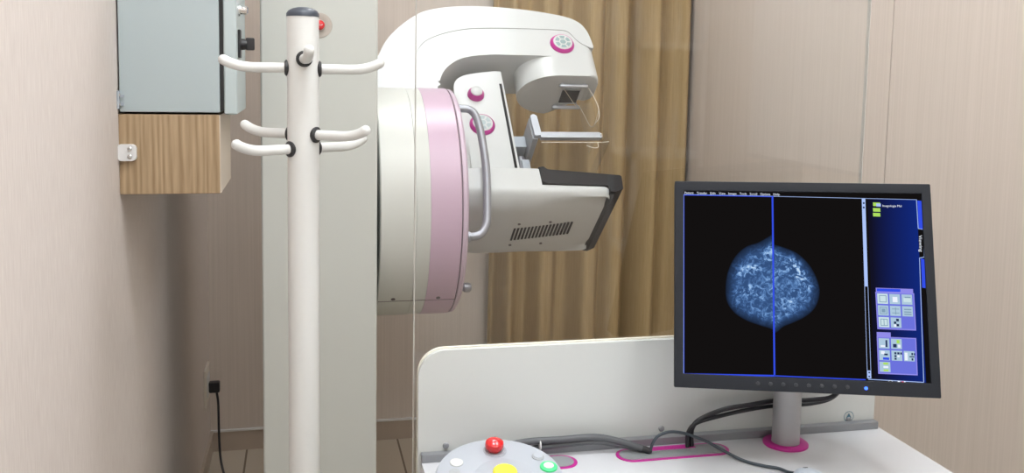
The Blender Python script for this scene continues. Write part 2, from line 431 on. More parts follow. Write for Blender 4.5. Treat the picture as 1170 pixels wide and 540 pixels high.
# emergency stop set in a round dish on the column
BX, BZ = .0475, 1.6185
ring = build('stop_dish', MB().lathe([(.031, -.0005), (.030, .002), (.026, .003), (.020, .0008), (.014, .0006), (.013, .004), (.002, .004)], (BX, 2.35, BZ), (0, -1, 0), 40), unit, mat('dish_grey', (.50, .45, .40), .5))
sb = build('stop_button', MB().lathe([(.007, .003), (.0075, .010), (.0115, .011), (.0120, .015), (.0095, .0185), (.003, .020)], (BX, 2.35, BZ), (0, -1, 0), 32), unit, M['red'])
tx = MB().m(M['label']); text_mesh(tx, 'STOP', .0062, lambda a, b_: (BX + a, 2.35 - .0206, BZ - .002 + b_), 'CENTER')
build('stop_lettering', tx, sb)
# rotating drum
def drum(name, prof, mt, par=unit): return build(name, MB().lathe(prof, (0, Y0, Z0), (1, 0, 0), 128), par, mt)
dh = drum('drum_housing', [(.20, .19), (RD - .003, .20), (RD, .203), (RD, .2925)], M['white2'])
drum('drum_housing_ring', [(RD - .004, .2925), (RD - .001, .294), (RD - .001, .331)], M['white2'], dh)
pk = drum('drum_cover', [(RD - .004, .330), (RD, .3315), (RD, .4105), (RD - .004, .4135)], M['pink'])
drum('cover_groove', [(RD - .006, .413), (RD - .006, .4165)], M['groove'], pk)
drum('face_ring', [(RD - .006, .416), (RD - .0025, .4172), (RD - .003, .426), (RD - .010, .432), (RD - .06, .4345), (.05, .4345)], M['pinklight'])
# the split line near the bottom of the drum, with two recessed screws
a0 = math.radians(-48); sp = lambda x, r=RD, a=a0: (x, Y0 - r * math.cos(a), Z0 + r * math.sin(a))
build('split_line', MB().tube([sp(.204), sp(.412)], .0011, 6), dh, M['groove'])
for x in (.243, .366):
    b = MB().m(M['groove']).lathe([(.006, 0), (.006, .0012)], sp(x, RD, math.radians(-46)), (0, -math.cos(a0), math.sin(a0)), 16)
    build('screw', b, dh)

# --- scanning arm: outer cover band and inner body, profiles in (x, u)
seam = spline2([(.333, .10), (.328, .348), (.338, .42), (.374, .524), (.434, .572), (.523, .602), (.612, .611), (.75, .613), (.84, .6115), (.872, .607), (.887, .592), (.902, .566), (.922, .547), (.949, .532)], 8)
outer = spline2([(.218, .10), (.222, .40), (.244, .49), (.288, .574), (.372, .660), (.444, .692), (.53, .706), (.623, .708), (.75, .698), (.863, .677), (.918, .652), (.942, .616), (.951, .575), (.955, .535)], 6)
arm = build('arm_cover', MB().m(M['white']).prism(outer + seam[::-1], L, -.1, .1, .006), unit)
inner = [(.31, .10), (.315, .40), (.36, .53), (.43, .60), (.52, .63), (.62, .64), (.85, .635), (.915, .60), (.935, .555), (.935, .47), (.80, .494)] + spline2([(.76, .495), (.66, .495), (.598, .494), (.525, .483), (.48, .462), (.443, .424), (.424, .379), (.415, .339), (.41, .10)], 6)
armb = build('arm_body', MB().m(M['white']).prism(inner, L, -.0978, .0978, .010), unit)
for sgn in (-1, 1):
    build('cover_seam', MB().tube([L(x, u, sgn * .0985) for x, u in seam], .0013, 6), arm, M['groove_grey'])
# X-ray tube head: rounded in plan (x, v)
plan = rpoly([(.956, -.0985, .035), (.956, .0985, .035), (.82, .0985)] , 8)[:-1] + [(.82 - .127 * math.sin(a_), .0985 * math.cos(a_)) for a_ in [PI * k / 28 for k in range(29)]]
head = build('tube_head', MB().m(M['white']).prism(plan, lambda a, b_, d: L(a, d, b_), .410, .585, .011, 4), unit)
# make the left end of the head stay under the arm
b = MB().m(M['dark']).box(.843, .903, -.036, .030, .4075, .412, T=lambda c: L(c.x, c.z, c.y))
b.m(M['grey']).box(.840, .906, .030, .034, .405, .412, T=lambda c: L(c.x, c.z, c.y)); b.box(.840, .906, -.040, -.036, .405, .412, T=lambda c: L(c.x, c.z, c.y))
build('collimator_window', b, head)
for v in (.0575, -.053):
    b = MB().m(M['alu_light']); b.tube([L(.829, .401, v), L(.915, .401, v)], .0066, 14)
    for x in (.834, .910): b.box(x - .003, x + .003, v - .004, v + .004, .400, .412, T=lambda c: L(c.x, c.z, c.y))
    build('shield_rail', b, head)
# clear face shield plate hanging from the front rail
b = MB().m(M['clear']).box(.918, .9205, -.062, .062, .21, .41, T=lambda c: L(c.x, c.z, c.y))
sh = build('face_shield', b, head)
b = MB().m(M['clear_edge'])
b.tube(spline([L(.916, .405, .057), L(.930, .36, .060), L(.938, .31, .060), L(.933, .27, .058), L(.92, .255, .045)], 5), .0011, 6)
b.tube(spline([L(.916, .405, -.045), L(.930, .36, -.05), L(.938, .31, -.04), L(.938, .29, .0), L(.938, .30, .055)], 5), .0011, 6)
b.tube([L(.833, .402, .056), L(.905, .396, -.045)], .0011, 6)
build('shield_wire', b, head)
# magenta ringed control pads: on arm, and on compression tower
def pad(x, u, v, r, par, name='control_pad', icons=True):
    o = L(x, u, v)
    p = build(name, MB().lathe([(r, -.001), (r, .003), (r * .86, .011), (r * .80, .012), (r * .78, .009), (.001, .009)], o, VN, 40), par, M['magenta'])
    q = build('pad_face', MB().lathe([(r * .79, .008), (r * .78, .0125), (r * .73, .0132), (.001, .0134)], o, VN, 36), p, M['white'])
    if icons:
        b = MB().m(M['grey'] if icons is True else icons)
        for k in range(6):
            a0, a1 = math.radians(60 * k + 8), math.radians(60 * k + 52)
            pts = [(r * .64, a0 + (a1 - a0) * i / 4) for i in range(5)] + [(r * .34, a1 - (a1 - a0) * i / 4) for i in range(5)]
            b.poly([L(x + rr * math.cos(a), u + rr * math.sin(a), v + .0137) for rr, a in pts])
        b.poly([L(x + r * .24 * math.cos(2*PI*k/16), u + r * .24 * math.sin(2*PI*k/16), v + .0138) for k in range(16)])
        build('pad_symbols', b, p)
    return p
pad(.848, .547, .0978, .041, armb, icons=mat('teal_grey_symbols', (.26, .36, .36), .5))

# compression tower
tower_p = spline2([(.480, .0), (.480, .15), (.474, .30), (.474, .385), (.485, .417), (.511, .436), (.555, .448), (.614, .457)], 5) + rpoly([(.630, .459, .008), (.640, .452, .01)]) + [(.646, .0)]
tower = build('compression_tower', MB().m(M['white']).prism(tower_p, L, -.06, .06, .006), unit)
for s in (-1, 1):
    b = MB().m(M['dark']).prism([(.6225, .404), (.631, .404), (.6385, .003), (.630, .003)], L, s * .0595, s * .0604)
    build('carriage_slot', b, tower)
# round knob and second pad on the tower
kb = build('tower_knob', MB().m(M['magenta']).lathe([(.027, -.001), (.026, .008), (.020, .018), (.018, .018)], L(.541, .356, .06), VN, 36), tower)
build('knob_dome', MB().lathe([(.019, .016), (.0185, .021), (.014, .024), (.004, .0255)], L(.541, .356, .06), VN, 32), kb, M['white'])
pad(.548, .236, .06, .040, tower, icons=mat('pale_symbols', (.36, .44, .46), .5))
# detector (breast support) body, lofted along x
def sec(x, top, side, bot, w):
    half = [(top, 0), (top, w - .006), (top - .006, w), (side, w), (side - .012, w - .003), (side - .022, w - .012), (bot + .006, w * .80), (bot, w * .62), (bot, 0)]
    return [L(x, u, v) for u, v in half] + [L(x, u, -v) for u, v in half[1:-1]][::-1]
secs = [(.4345, .005, -.055, -.100, .160), (.47, .004, -.062, -.108, .165), (.52, .004, -.066, -.113, .165), (.60, .003, -.069, -.113, .165), (.671, .000, -.071, -.110, .165), (.6712, -.056, -.071, -.110, .165), (.76, -.060, -.073, -.104, .165), (.84, -.063, -.073, -.094, .165), (.858, -.0645, -.073, -.0905, .164), (.867, -.0655, -.0732, -.0888, .160), (.872, -.067, -.074, -.0885, .152)]
det = build('detector_body', MB().m(M['white2']).loft([sec(*s) for s in secs]) and None or None, unit) if False else None
b = MB().m(M['white']); b.loft([sec(*s) for s in secs]); det = build('detector_body', b, unit, ang=30)
plate = rpoly([(.669, .001), (.684, .002, .006), (.694, -.008, .006), (.914, -.031, .004), (.910, -.078, .004), (.884, -.0895, .003), (.868, -.0885), (.873, -.066, .006), (.685, -.057, .010), (.671, -.047, .008)], 5)
build('breast_support', MB().m(M['carbon']).prism(plate, L, -.1675, .1675, .005), unit)
b = MB().m(M['dark'])
for k in range(17):
    x = .6115 + k * .0108
    b.box(x - .0029, x + .0029, -.050 + k*.0009, .016 + k*.0009, -.1145 + k*.0006, -.1115 + k*.0006, T=lambda c: L(c.x, c.z, c.y))
build('vent_grille', b, det)
for x, v in ((.620, .040), (.712, .049), (.614, -.078), (.708, -.072)):
    build('screw', MB().lathe([(.0045, 0), (.0045, .0022)], L(x, -.1125, v), -UN, 12), det, M['groove'])
# neck between drum face and tower
build('arm_neck', MB().m(M['white']).prism(rpoly([(.43, -.06), (.49, -.06), (.49, .16, .03), (.43, .20)]), L, -.10, .10, .012), unit)
# compression paddle carriage, bracket, bar and clear paddle
b = MB().m(M['greyblue'])
b.box(.644, .688, -.028, .028, .176, .218, .003, T=lambda c: L(c.x, c.z, c.y)); 
car = build('paddle_carriage', b, unit)
b = MB().m(M['alu']).tube([L(.672, .16, -.01), L(.672, .05, -.01)], .013, 20, 'flat')
b.m(M['greyblue']).box(.668, .694, -.03, .012, .105, .14, .003, T=lambda c: L(c.x, c.z, c.y))
build('carriage_block', b, car)
b = MB().m(M['alu_light'])
b.prism(rpoly([(.694, .158, .003), (.690, .240, .007), (.711, .240, .007), (.716, .160, .003)]), L, .094, .110, .003)
b.m(M['grey']).prism(rpoly([(.690, .155, .003), (.688, .238, .005), (.704, .238, .005), (.708, .155, .003)]), L, -.20, .095, .003)
b.m(M['alu_light']).prism(rpoly([(.694, .158, .003), (.690, .240, .007), (.711, .240, .007), (.716, .160, .003)]), L, -.125, -.110, .003)
brk = build('paddle_bracket', b, unit)
for v in (.100, -.118):
    b = MB().m(M['alu_light']); b.box(.712, .905, v - .009, v + .009, .152, .174, .003, T=lambda c: L(c.x, c.z, c.y))
    b.m(M['chrome']).box(.905, .911, v - .007, v + .007, .155, .171, .002, T=lambda c: L(c.x, c.z, c.y))
    build('paddle_bar', b, brk)
b = MB().m(M['clear'])
b.box(.71, .925, -.118, .112, .128, .1315, T=lambda c: L(c.x, c.z, c.y))
b.box(.923, .9255, -.118, .112, .1315, .170, T=lambda c: L(c.x, c.z, c.y))
pd = build('compression_paddle', b, unit)
b = MB().m(M['clear_edge'])
b.tube([L(.71, .130, .1125), L(.90, .130, .1125), L(.923, .133, .1125)], .0011, 6)
b.tube(spline([L(.85, .118, .1125), L(.87, .110, .1125), L(.885, .112, .1125), L(.887, .128, .1125)], 5), .0011, 6)
build('paddle_rim', b, pd)
# patient handles, one each side of the arm
hp = [(.430, .206), (.462, .203), (.490, .196), (.506, .160), (.512, .071), (.510, -.036), (.495, -.170), (.487, -.205), (.466, -.232), (.430, -.237)]
h = build('patient_handle', MB().tube(spline([L(x, u, .1805) for x, u in hp], 7), .0115, 18, 'flat'), unit, M['alu'])
for u in (.206, -.237):
    build('handle_ferrule', MB().lathe([(.015, 0), (.015, .006), (.012, .008)], L(.434, u, .1805), (1, 0, 0), 20), h, M['alu'])
build('lock_knob', MB().lathe([(.010, -.003), (.010, .036), (.014, .040), (.0145, .054), (.011, .060), (.004, .0625)], L(.434, -.212, -.152), (1, 0, 0), 28), unit, M['alu'])

# ------------------------------------------------------------------ workstation
DZ = .85
ws = thing('acquisition_workstation', (.63, 1.3, 0), 'white workstation desk with raised back panel and glass radiation screen', 'desk')
DX0, DX1, PY = .197, 1.07, 1.515
build('worktop', MB().m(M['desk']).prism(rpoly([(DX0, .93, .05), (DX1, .93, .05), (DX1, PY, .002), (DX0, PY, .002)]), lambda a, b_, d: (a, b_, d), DZ - .03, DZ, .002), ws)
for x in (DX0 + .01, DX1 - .035):
    build('side_panel', MB().box(x, x + .025, 1.0, 1.50, 0, DZ - .03, .002), ws, M['panel'])
build('modesty_panel', MB().box(DX0 + .035, DX1 - .035, 1.47, 1.485, .1, DZ - .03), ws, M['panel'])
pp = rpoly([(.1925, DZ - .06, .004), (1.064, DZ - .06, .004), (1.064, 1.0385, .035), (.1925, 1.0385, .045)], 10)
b = MB().m(M['panel']).prism(pp, lambda a, b_, d: (a, d, b_), PY, PY + .010, .0015)
bp = build('back_panel', b, ws)
build('panel_edging', MB().m(M['panel_edge']).prism([(a + (.001 if a > .6 else -.001), b_ + (.0025 if b_ > 1 else 0)) for a, b_ in pp], lambda a, b_, d: (a, d, b_), PY + .0105, PY + .016, .001), bp)
build('trim_strip', MB().m(M['strip']).box(DX0, 1.064, PY - .016, PY, DZ, DZ + .014, .0015), ws)
for x, z in ((.632, .875), (.240, .872), (1.010, .866)):
    o_ = MB().m(M['strip']).lathe([(.0055, 0), (.0055, .002), (.004, .0035), (.001, .004)], (x, PY, z), (0, -1, 0), 20)
    build('panel_screw', o_, bp)
# warning mark round the right screw: thin ring with triangle
b = MB().m(mat('blue_print', (.10, .22, .30), .5))
rr = [(.0105, .0092)]
for ro, ri in rr:
    for k in range(28):
        a, c = 2*PI*k/28, 2*PI*(k+1)/28
        b.poly([(1.010 + ro*math.cos(a), PY - .0006, .872 + ro*math.sin(a)), (1.010 + ro*math.cos(c), PY - .0006, .872 + ro*math.sin(c)), (1.010 + ri*math.cos(c), PY - .0006, .872 + ri*math.sin(c)), (1.010 + ri*math.cos(a), PY - .0006, .872 + ri*math.sin(a))])
b.poly([(1.004, PY - .0006, .869), (1.016, PY - .0006, .869), (1.010, PY - .0006, .879)])
build('panel_mark', b, bp)
gl = MB().m(M['glass']).box(.187, 1.021, PY + .017, PY + .025, DZ - .05, 2.15)
gl = build('glass_screen', gl, ws)
b = MB().m(M['glass_edge']).box(.1858, .187, PY + .0165, PY + .0255, DZ - .05, 2.15); b.box(1.021, 1.0222, PY + .0165, PY + .0255, DZ - .05, 2.15); b.box(.1858, 1.0222, PY + .0165, PY + .0255, 2.15, 2.1512)
build('glass_edge', b, gl)
# cable ports: grey oval plates with magenta border
def port(x0, x1, yc, h, slot):
    e = lambda g: rpoly([(x0 - g, yc - h/2 - g, h), (x1 + g, yc - h/2 - g, h), (x1 + g, yc + h/2 + g, h), (x0 - g, yc + h/2 + g, h)], 10)
    p = build('cable_port', MB().m(M['magenta']).prism(e(.006), lambda a, b_, d: (a, b_, d), DZ - .002, DZ + .0012, .0004), ws)
    build('port_plate', MB().m(M['port']).prism(e(0), lambda a, b_, d: (a, b_, d), DZ, DZ + .0022, .0005), p)
    if slot: build('port_slot', MB().m(M['magenta']).prism(rpoly([(slot[0], slot[2], .002), (slot[1], slot[2], .002), (slot[1], slot[3], .002), (slot[0], slot[3], .002)]), lambda a, b_, d: (a, b_, d), DZ + .001, DZ + .0028), p)
port(.537, .733, 1.466, .042, (.592, .682, 1.474, 1.486))
port(.26, .452, 1.462, .042, None)

# ------------------------------------------------------------------ monitor
TL, TR, BL, BR = V((.6173, 1.4554, 1.3305)), V((1.0003, 1.3095, 1.339)), V((.5873, 1.3612, 1.0059)), V((.9704, 1.2152, 1.0144))
mc = (TL + TR + BL + BR) / 4
ex = (TR - TL + BR - BL).normalized(); ez = (TL - BL + TR - BR); ez = (ez - ex * ez.dot(ex)).normalized(); ey = ez.cross(ex)
MW, MH = .41, .3393
def S(x, z, d=0.): return mc + ex * x + ez * z + ey * d        # d>0 away from the viewer
PX, PYM = .852, 1.466
mon = thing('monitor', (PX, PYM, DZ), 'charcoal flat screen monitor on grey post showing blue breast scan', 'monitor')
b = MB().m(M['bezel'])
TB = lambda c: S(c.x, c.z, c.y)
bw, bt, bb = .0145, .0165, .0225
b.box(-MW/2, MW/2, .0, .03, MH/2 - bt, MH/2, .0018, T=TB); b.box(-MW/2, MW/2, .0, .03, -MH/2, -MH/2 + bb, .0018, T=TB)
b.box(-MW/2, -MW/2 + bw, .0, .03, -MH/2 + bb - .002, MH/2 - bt + .002, .0012, T=TB); b.box(MW/2 - bw, MW/2, .0, .03, -MH/2 + bb - .002, MH/2 - bt + .002, .0012, T=TB)
build('bezel', b, mon)
b = MB().m(M['bezel']); b.prism(rpoly([(-MW/2 + .004, -MH/2 + .004, .01), (MW/2 - .004, -MH/2 + .004, .01), (MW/2 - .004, MH/2 - .004, .01), (-MW/2 + .004, MH/2 - .004, .01)]), lambda a, c, d: S(a, c, d), .008, .045, .008)
b.prism(rpoly([(-.13, -.11, .02), (.13, -.11, .02), (.13, .11, .02), (-.13, .11, .02)]), lambda a, c, d: S(a, c, d), .045, .066, .01)
build('housing', b, mon)
for k in range(9):
    if k < 8: build('button', MB().lathe([(.0032, .001), (.0032, -.0012), (.002, -.0016)], S(-.075 + .0197 * k + .002, -MH/2 + .0115), ey, 14), mon, mat('bezel_button', (.022, .025, .032), .4))
tag(build('power_light', MB().lathe([(.0026, .001), (.0026, -.0014), (.001, -.0018)], S(.0925, -MH/2 + .0108), ey, 14), mon, emit('blue_led', (.05, .14, 1.), 3.5)), 'glowing blue power light')
build('post', MB().m(mat('post_grey', (.40, .40, .41), .35, .3)).lathe([(.0245, DZ + .001), (.0245, 1.20), (.022, 1.203)], (PX, PYM, 0), (0, 0, 1), 40), mon, M['alu'])
tag(build('post_ring', MB().lathe([(.040, DZ), (.040, DZ + .003), (.037, DZ + .005), (.0255, DZ + .005), (.0250, DZ + .001)], (PX, PYM, 0), (0, 0, 1), 48), mon, M['magenta']), 'magenta ring at foot of post')
b = MB().m(M['grey']); k0 = S(0, 0, .066)
b.tube([V((PX, PYM, 1.175)), (V((PX, PYM, 1.175)) + k0) / 2, k0], .016, 16, 'flat')
b.box(-.05, .05, .060, .072, -.05, .05, .002, T=TB)
build('tilt_mount', b, mon)

# display: everything drawn in the plane of the panel, in metres from its centre
def ray(px, py): return (rt2 * ((px - 585) / F) + dn2 * ((py - CY) / F) + fw)
DSP = .0035
def U(px, py):
    """panel coordinates (x, z) of a feature measured on the display"""
    r = ray(px, py); o = S(0, 0, DSP); c = V((0, 0, H)); t_ = (o - c).dot(ey) / r.dot(ey); p = c + r * t_ - mc
    return p.dot(ex), p.dot(ez)
def scr(mb, pts, lift): mb.poly([S(x, z, DSP - lift) for x, z in pts])
def quad(mb, a, b_, c, d, lift): scr(mb, [U(*a), U(*b_), U(*c), U(*d)], lift)
def lines(mb, p, q, w, lift):
    a, b_ = V(U(*p)), V(U(*q)); n = (b_ - a).normalized(); n = V((-n.y, n.x)) * (w / 2)
    scr(mb, [a + n, b_ + n, b_ - n, a - n], lift)
E_blk = emit('screen_black', (.0065, .0055, .0055), 1); E_navy = emit('screen_navy', (.010, .022, .16), 1)
E_blue = emit('screen_blue', (.035, .08, .80), 1.); E_lblue = emit('screen_light_blue', (.30, .42, .90), 1.)
E_pale = emit('screen_pale', (.42, .56, .95), 1); E_white = emit('screen_white', (.85, .9, 1.), 1); E_lilac = emit('screen_lilac', (.15, .17, .72), 1)
E_lilac2 = emit('screen_lilac_edge', (.28, .26, .82), 1); E_icon = emit('screen_icon', (.42, .58, .72), 1); E_icon2 = emit('screen_icon_bright', (.60, .76, .80), 1)
E_green = emit('screen_green', (.42, .72, .12), 1); E_dk = emit('screen_icon_dark', (.02, .035, .10), 1); E_red = emit('screen_red', (.75, .05, .08), 1); E_grid = emit('screen_icon_grid', (.22, .34, .46), 1)
E_mid = emit('screen_mid_blue', (.03, .07, .45), 1)
xi, zt_, zb_ = MW/2 - bw + .001, MH/2 - bt + .001, -MH/2 + bb - .001
b = MB().m(E_blk); scr(b, [(-xi, zb_), (xi, zb_), (xi, zt_), (-xi, zt_)], 0)
# right hand side bar: stacked navy gradient panes (screen content)
def navy():
    m = bpy.data.materials.new('screen_side_bar'); m.use_nodes = True; nt = m.node_tree; nt.nodes.remove(nt.nodes['Principled BSDF'])
    at = N(m, 'ShaderNodeUVMap'); sx = N(m, 'ShaderNodeSeparateXYZ'); cr = N(m, 'ShaderNodeValToRGB'); e = N(m, 'ShaderNodeEmission')
    cr.color_ramp.elements[0].color = (.006, .006, .018, 1); cr.color_ramp.elements[0].position = .05
    cr.color_ramp.elements[1].color = (.006, .022, .20, 1); cr.color_ramp.elements[1].position = 1.
    link(m, at.outputs[0], sx.inputs[0]); link(m, sx.outputs[0], cr.inputs[0]); link(m, cr.outputs[0], e.inputs[0]); link(m, e.outputs[0], nt.nodes['Material Output'].inputs[0])
    return m
screen = build('screen', b, mon)
b = MB().m(navy()); uvl = b.bm.loops.layers.uv.new('UVMap')
f = b.poly([S(*U(*p), DSP - .0003) for p in ((991, 226), (1047, 228), (1058, 437), (999, 433))])
for lp, uv in zip(f.loops, ((0, 1), (1, 1), (1, 0), (.0, 0))): lp[uvl].uv = uv
build('side_bar', b, screen)
b = MB().m(E_blue)                                      # frames, scroll bar, tabs
lines(b, (780.5, 222.5), (884, 224.5), .0016, .0006); lines(b, (781, 222), (781, 427), .0022, .0006); lines(b, (882.5, 224), (884.8, 428), .0028, .0012); lines(b, (780, 427), (884.5, 429), .0026, .0006)
lines(b, (884.5, 429), (989, 433.5), .0016, .0006)
quad(b, (1048, 229), (1054, 229.5), (1055.5, 262), (1049.5, 261.5), .0006); quad(b, (1052, 295), (1056, 296), (1057.5, 329), (1053.5, 328.5), .0006)
b.m(E_lblue); lines(b, (781, 222), (781, 427), .0009, .0009); lines(b, (780.5, 222), (884, 224), .0007, .0009)
b.m(E_pale)
lines(b, (884, 224.2), (1047, 228), .0007, .0006)
quad(b, (984.5, 227), (988.6, 227), (991.6, 327), (987.6, 327), .0006)
lines(b, (1047, 228), (1049, 261), .0010, .0006); lines(b, (1049, 261), (1055, 262), .0010, .0006); lines(b, (1055, 262), (1056, 293.5), .0010, .0006); lines(b, (1056, 293.5), (1050.5, 294.5), .0010, .0006); lines(b, (1050.5, 294.5), (1055.3, 436.5), .0010, .0006); lines(b, (1055.3, 436.5), (992, 433), .0011, .0006)
lines(b, (987.8, 327), (991.0, 432), .0007, .0006); lines(b, (991.6, 327), (995.2, 432), .0007, .0006)
quad(b, (991, 423), (994.6, 423), (995, 432), (991.3, 432), .0008)
b.m(E_dk)
for y in (231, 236): quad(b, (985.6, y), (987.6, y), (987.7, y + 2), (985.7, y + 2), .0012)
for y in (424.5, 429): quad(b, (992, y), (993.8, y), (993.9, y + 1.6), (992.1, y + 1.6), .0012)
build('window_frame_lines', b, screen)
b = MB()                                                # tool palettes
def grid(o, rx, dy, cells, rows, title):
    (x, y) = o
    P = lambda i, j: (x + rx[0] * i + dy[0] * j, y + rx[1] * i + dy[1] * j)
    b.m(E_lilac2); quad(b, P(-.08, -.08), P(3.12, -.08), P(3.12, rows + .1), P(-.08, rows + .1), .0005)
    b.m(E_lilac); quad(b, P(0, 0), P(3.03, 0), P(3.03, rows), P(0, rows), .0008)
    for (i, j), (mt, mk) in cells.items():
        b.m(mt); quad(b, P(i + .05, j + .06), P(i + .92, j + .06), P(i + .92, j + .92), P(i + .05, j + .92), .0011)
        for (a0, b0, a1, b1, m2) in mk:
            b.m(m2); quad(b, P(i + a0, j + b0), P(i + a1, j + b0), P(i + a1, j + b1), P(i + a0, j + b1), .0014)
G, D_, W_, GN, BL_ = E_grid, E_dk, E_white, E_green, E_blue
frame = [(.2, .2, .8, .26, G), (.2, .74, .8, .8, G), (.2, .2, .26, .8, G), (.74, .2, .8, .8, G)]
b.m(E_lilac2); quad(b, (1000.5, 328.5), (1043, 330), (1043.3, 335), (1000.8, 333.5), .0005)
b.m(E_blue); quad(b, (1001.5, 329.4), (1028.5, 330.2), (1028.7, 333.4), (1001.7, 332.6), .0010)
grid((1001.2, 334.2), (13.85, .55), (.75, 13.4), {
    (0, 0): (E_icon2, frame), (1, 0): (E_icon, [(.3, .3, .7, .75, W_)]), (2, 0): (E_icon, [(.2, .35, .8, .7, E_icon2), (.3, .25, .8, .35, G)]),
    (0, 1): (E_icon, frame + [(.35, .35, .65, .65, G)]), (1, 1): (E_icon, [(.2, .3, .8, .36, G), (.2, .64, .8, .7, G), (.47, .2, .53, .8, G)]), (2, 1): (E_icon, [(.2, .28, .8, .38, G), (.2, .5, .8, .6, G), (.2, .7, .8, .8, G)]),
    (0, 2): (E_icon2, frame + [(.46, .25, .52, .75, G)]), (1, 2): (E_icon, [(.5, .15, .72, .38, D_), (.3, .4, .5, .6, D_), (.5, .6, .72, .8, D_), (.3, .65, .5, .85, W_)])}, 3, 'a')
build('tool_palette', b, screen); b = MB()
b.m(E_lilac2); quad(b, (1001.6, 379), (1017.5, 379.6), (1017.7, 385.2), (1001.8, 384.6), .0005)
grid((1002.8, 385.2), (14.1, .6), (.55, 13.4), {
    (0, 0): (E_icon, [(.6, .2, .75, .8, D_), (.2, .65, .55, .8, W_)]), (1, 0): (E_icon, [(.5, .15, .75, .45, GN), (.2, .5, .5, .8, D_), (.6, .55, .8, .8, W_)]),
    (0, 1): (E_icon, [(.2, .15, .5, .4, W_), (.45, .35, .75, .5, D_), (.35, .68, .85, .88, BL_)]), (1, 1): (E_icon, [(.28, .2, .45, .38, D_), (.52, .2, .7, .38, D_), (.28, .45, .45, .62, D_), (.52, .45, .7, .62, W_), (.28, .68, .45, .84, D_), (.76, .2, .9, .38, D_)]),
    (2, 1): (E_icon, [(.12, .2, .35, .85, W_), (.5, .48, .9, .58, D_), (.66, .2, .8, .4, D_), (.66, .66, .8, .85, D_), (.86, .22, .97, .4, D_)]),
    (0, 2): (E_icon, [(.35, .12, .75, .3, GN), (.35, .42, .75, .58, W_), (.35, .7, .75, .86, GN)])}, 3, 'b')
build('tool_palette', b, screen); b = MB()
b.m(E_green)
for y in (231.2, 237.5, 243): quad(b, (997.2, y), (1005.5, y + .3), (1005.8, y + 4.4), (997.5, y + 4.1), .0008)
b.m(E_pale); quad(b, (1001, 232.4), (1006.2, 232.6), (1006.2, 236), (1001.2, 235.8), .0011)
build('folder_icons', b, screen); b = MB()
b.m(E_white); quad(b, (1025.5, 434.8), (1028.2, 435), (1028.4, 438.4), (1025.7, 438.2), .0008); quad(b, (1032.5, 435.3), (1034.5, 435.4), (1034.6, 438.4), (1032.6, 438.3), .0010)
lines(b, (1020, 436.8), (1025, 437), .0006, .0008)
b.m(E_red); quad(b, (1030, 435.2), (1032.3, 435.3), (1032.4, 438.6), (1030.1, 438.5), .0009)
b.m(E_white); cx_, cz_ = U(1017.5, 436.4)
for k in range(16):
    a0, a1 = 2*PI*k/16, 2*PI*(k+1)/16
    scr(b, [(cx_ + .0036*math.cos(a0), cz_ + .0030*math.sin(a0)), (cx_ + .0036*math.cos(a1), cz_ + .0030*math.sin(a1)), (cx_ + .0029*math.cos(a1), cz_ + .0024*math.sin(a1)), (cx_ + .0029*math.cos(a0), cz_ + .0024*math.sin(a0))], .0008)
build('status_icons', b, screen)
b = MB().m(E_white)                                     # writing
def write(s, px, py, size, wpx=None, rot=0.):
    x, z = U(px, py); k = 1.
    if wpx:
        probe = MB(); text_mesh(probe, s, size, lambda a, c: (a, c, 0)); wd = max(v.co.x for v in probe.bm.verts); probe.bm.free()
        k = (U(px + wpx, py)[0] - x) / wd if not rot else (z - U(px, py + wpx)[1]) / wd
    if not rot: text_mesh(b, s, size, lambda a, c: S(x + a * k, z + c, DSP - .0008))
    else: text_mesh(b, s, size, lambda a, c: S(x + c, z - a * k, DSP - .0008))
for s, px, w_ in (('Patient', 782, 10.5), ('Transfer', 796, 12), ('Edit', 811.2, 6.5), ('View', 821.3, 7.5), ('Image', 832, 9.5), ('Tools', 845, 8), ('Scroll', 856.5, 8.5), ('Options', 868.5, 11.5), ('Help', 883.3, 7.5)):
    write(s, px, 222.0 - .6 + (px - 782) * .017, .0056, w_)
    lines(b, (px, 222.2 + (px - 782) * .017), (px + 2.2, 222.3 + (px - 782) * .017), .0005, .0008)
build('menu_text', b, screen); b = MB().m(E_white)
write('Imagologia Mal', 1008, 236.2, .0052, 22)
build('folder_text', b, screen); b = MB().m(E_white)
write('Viewing', 1049.5, 268.5, .0074, 19, 1)
build('tab_text', b, screen)

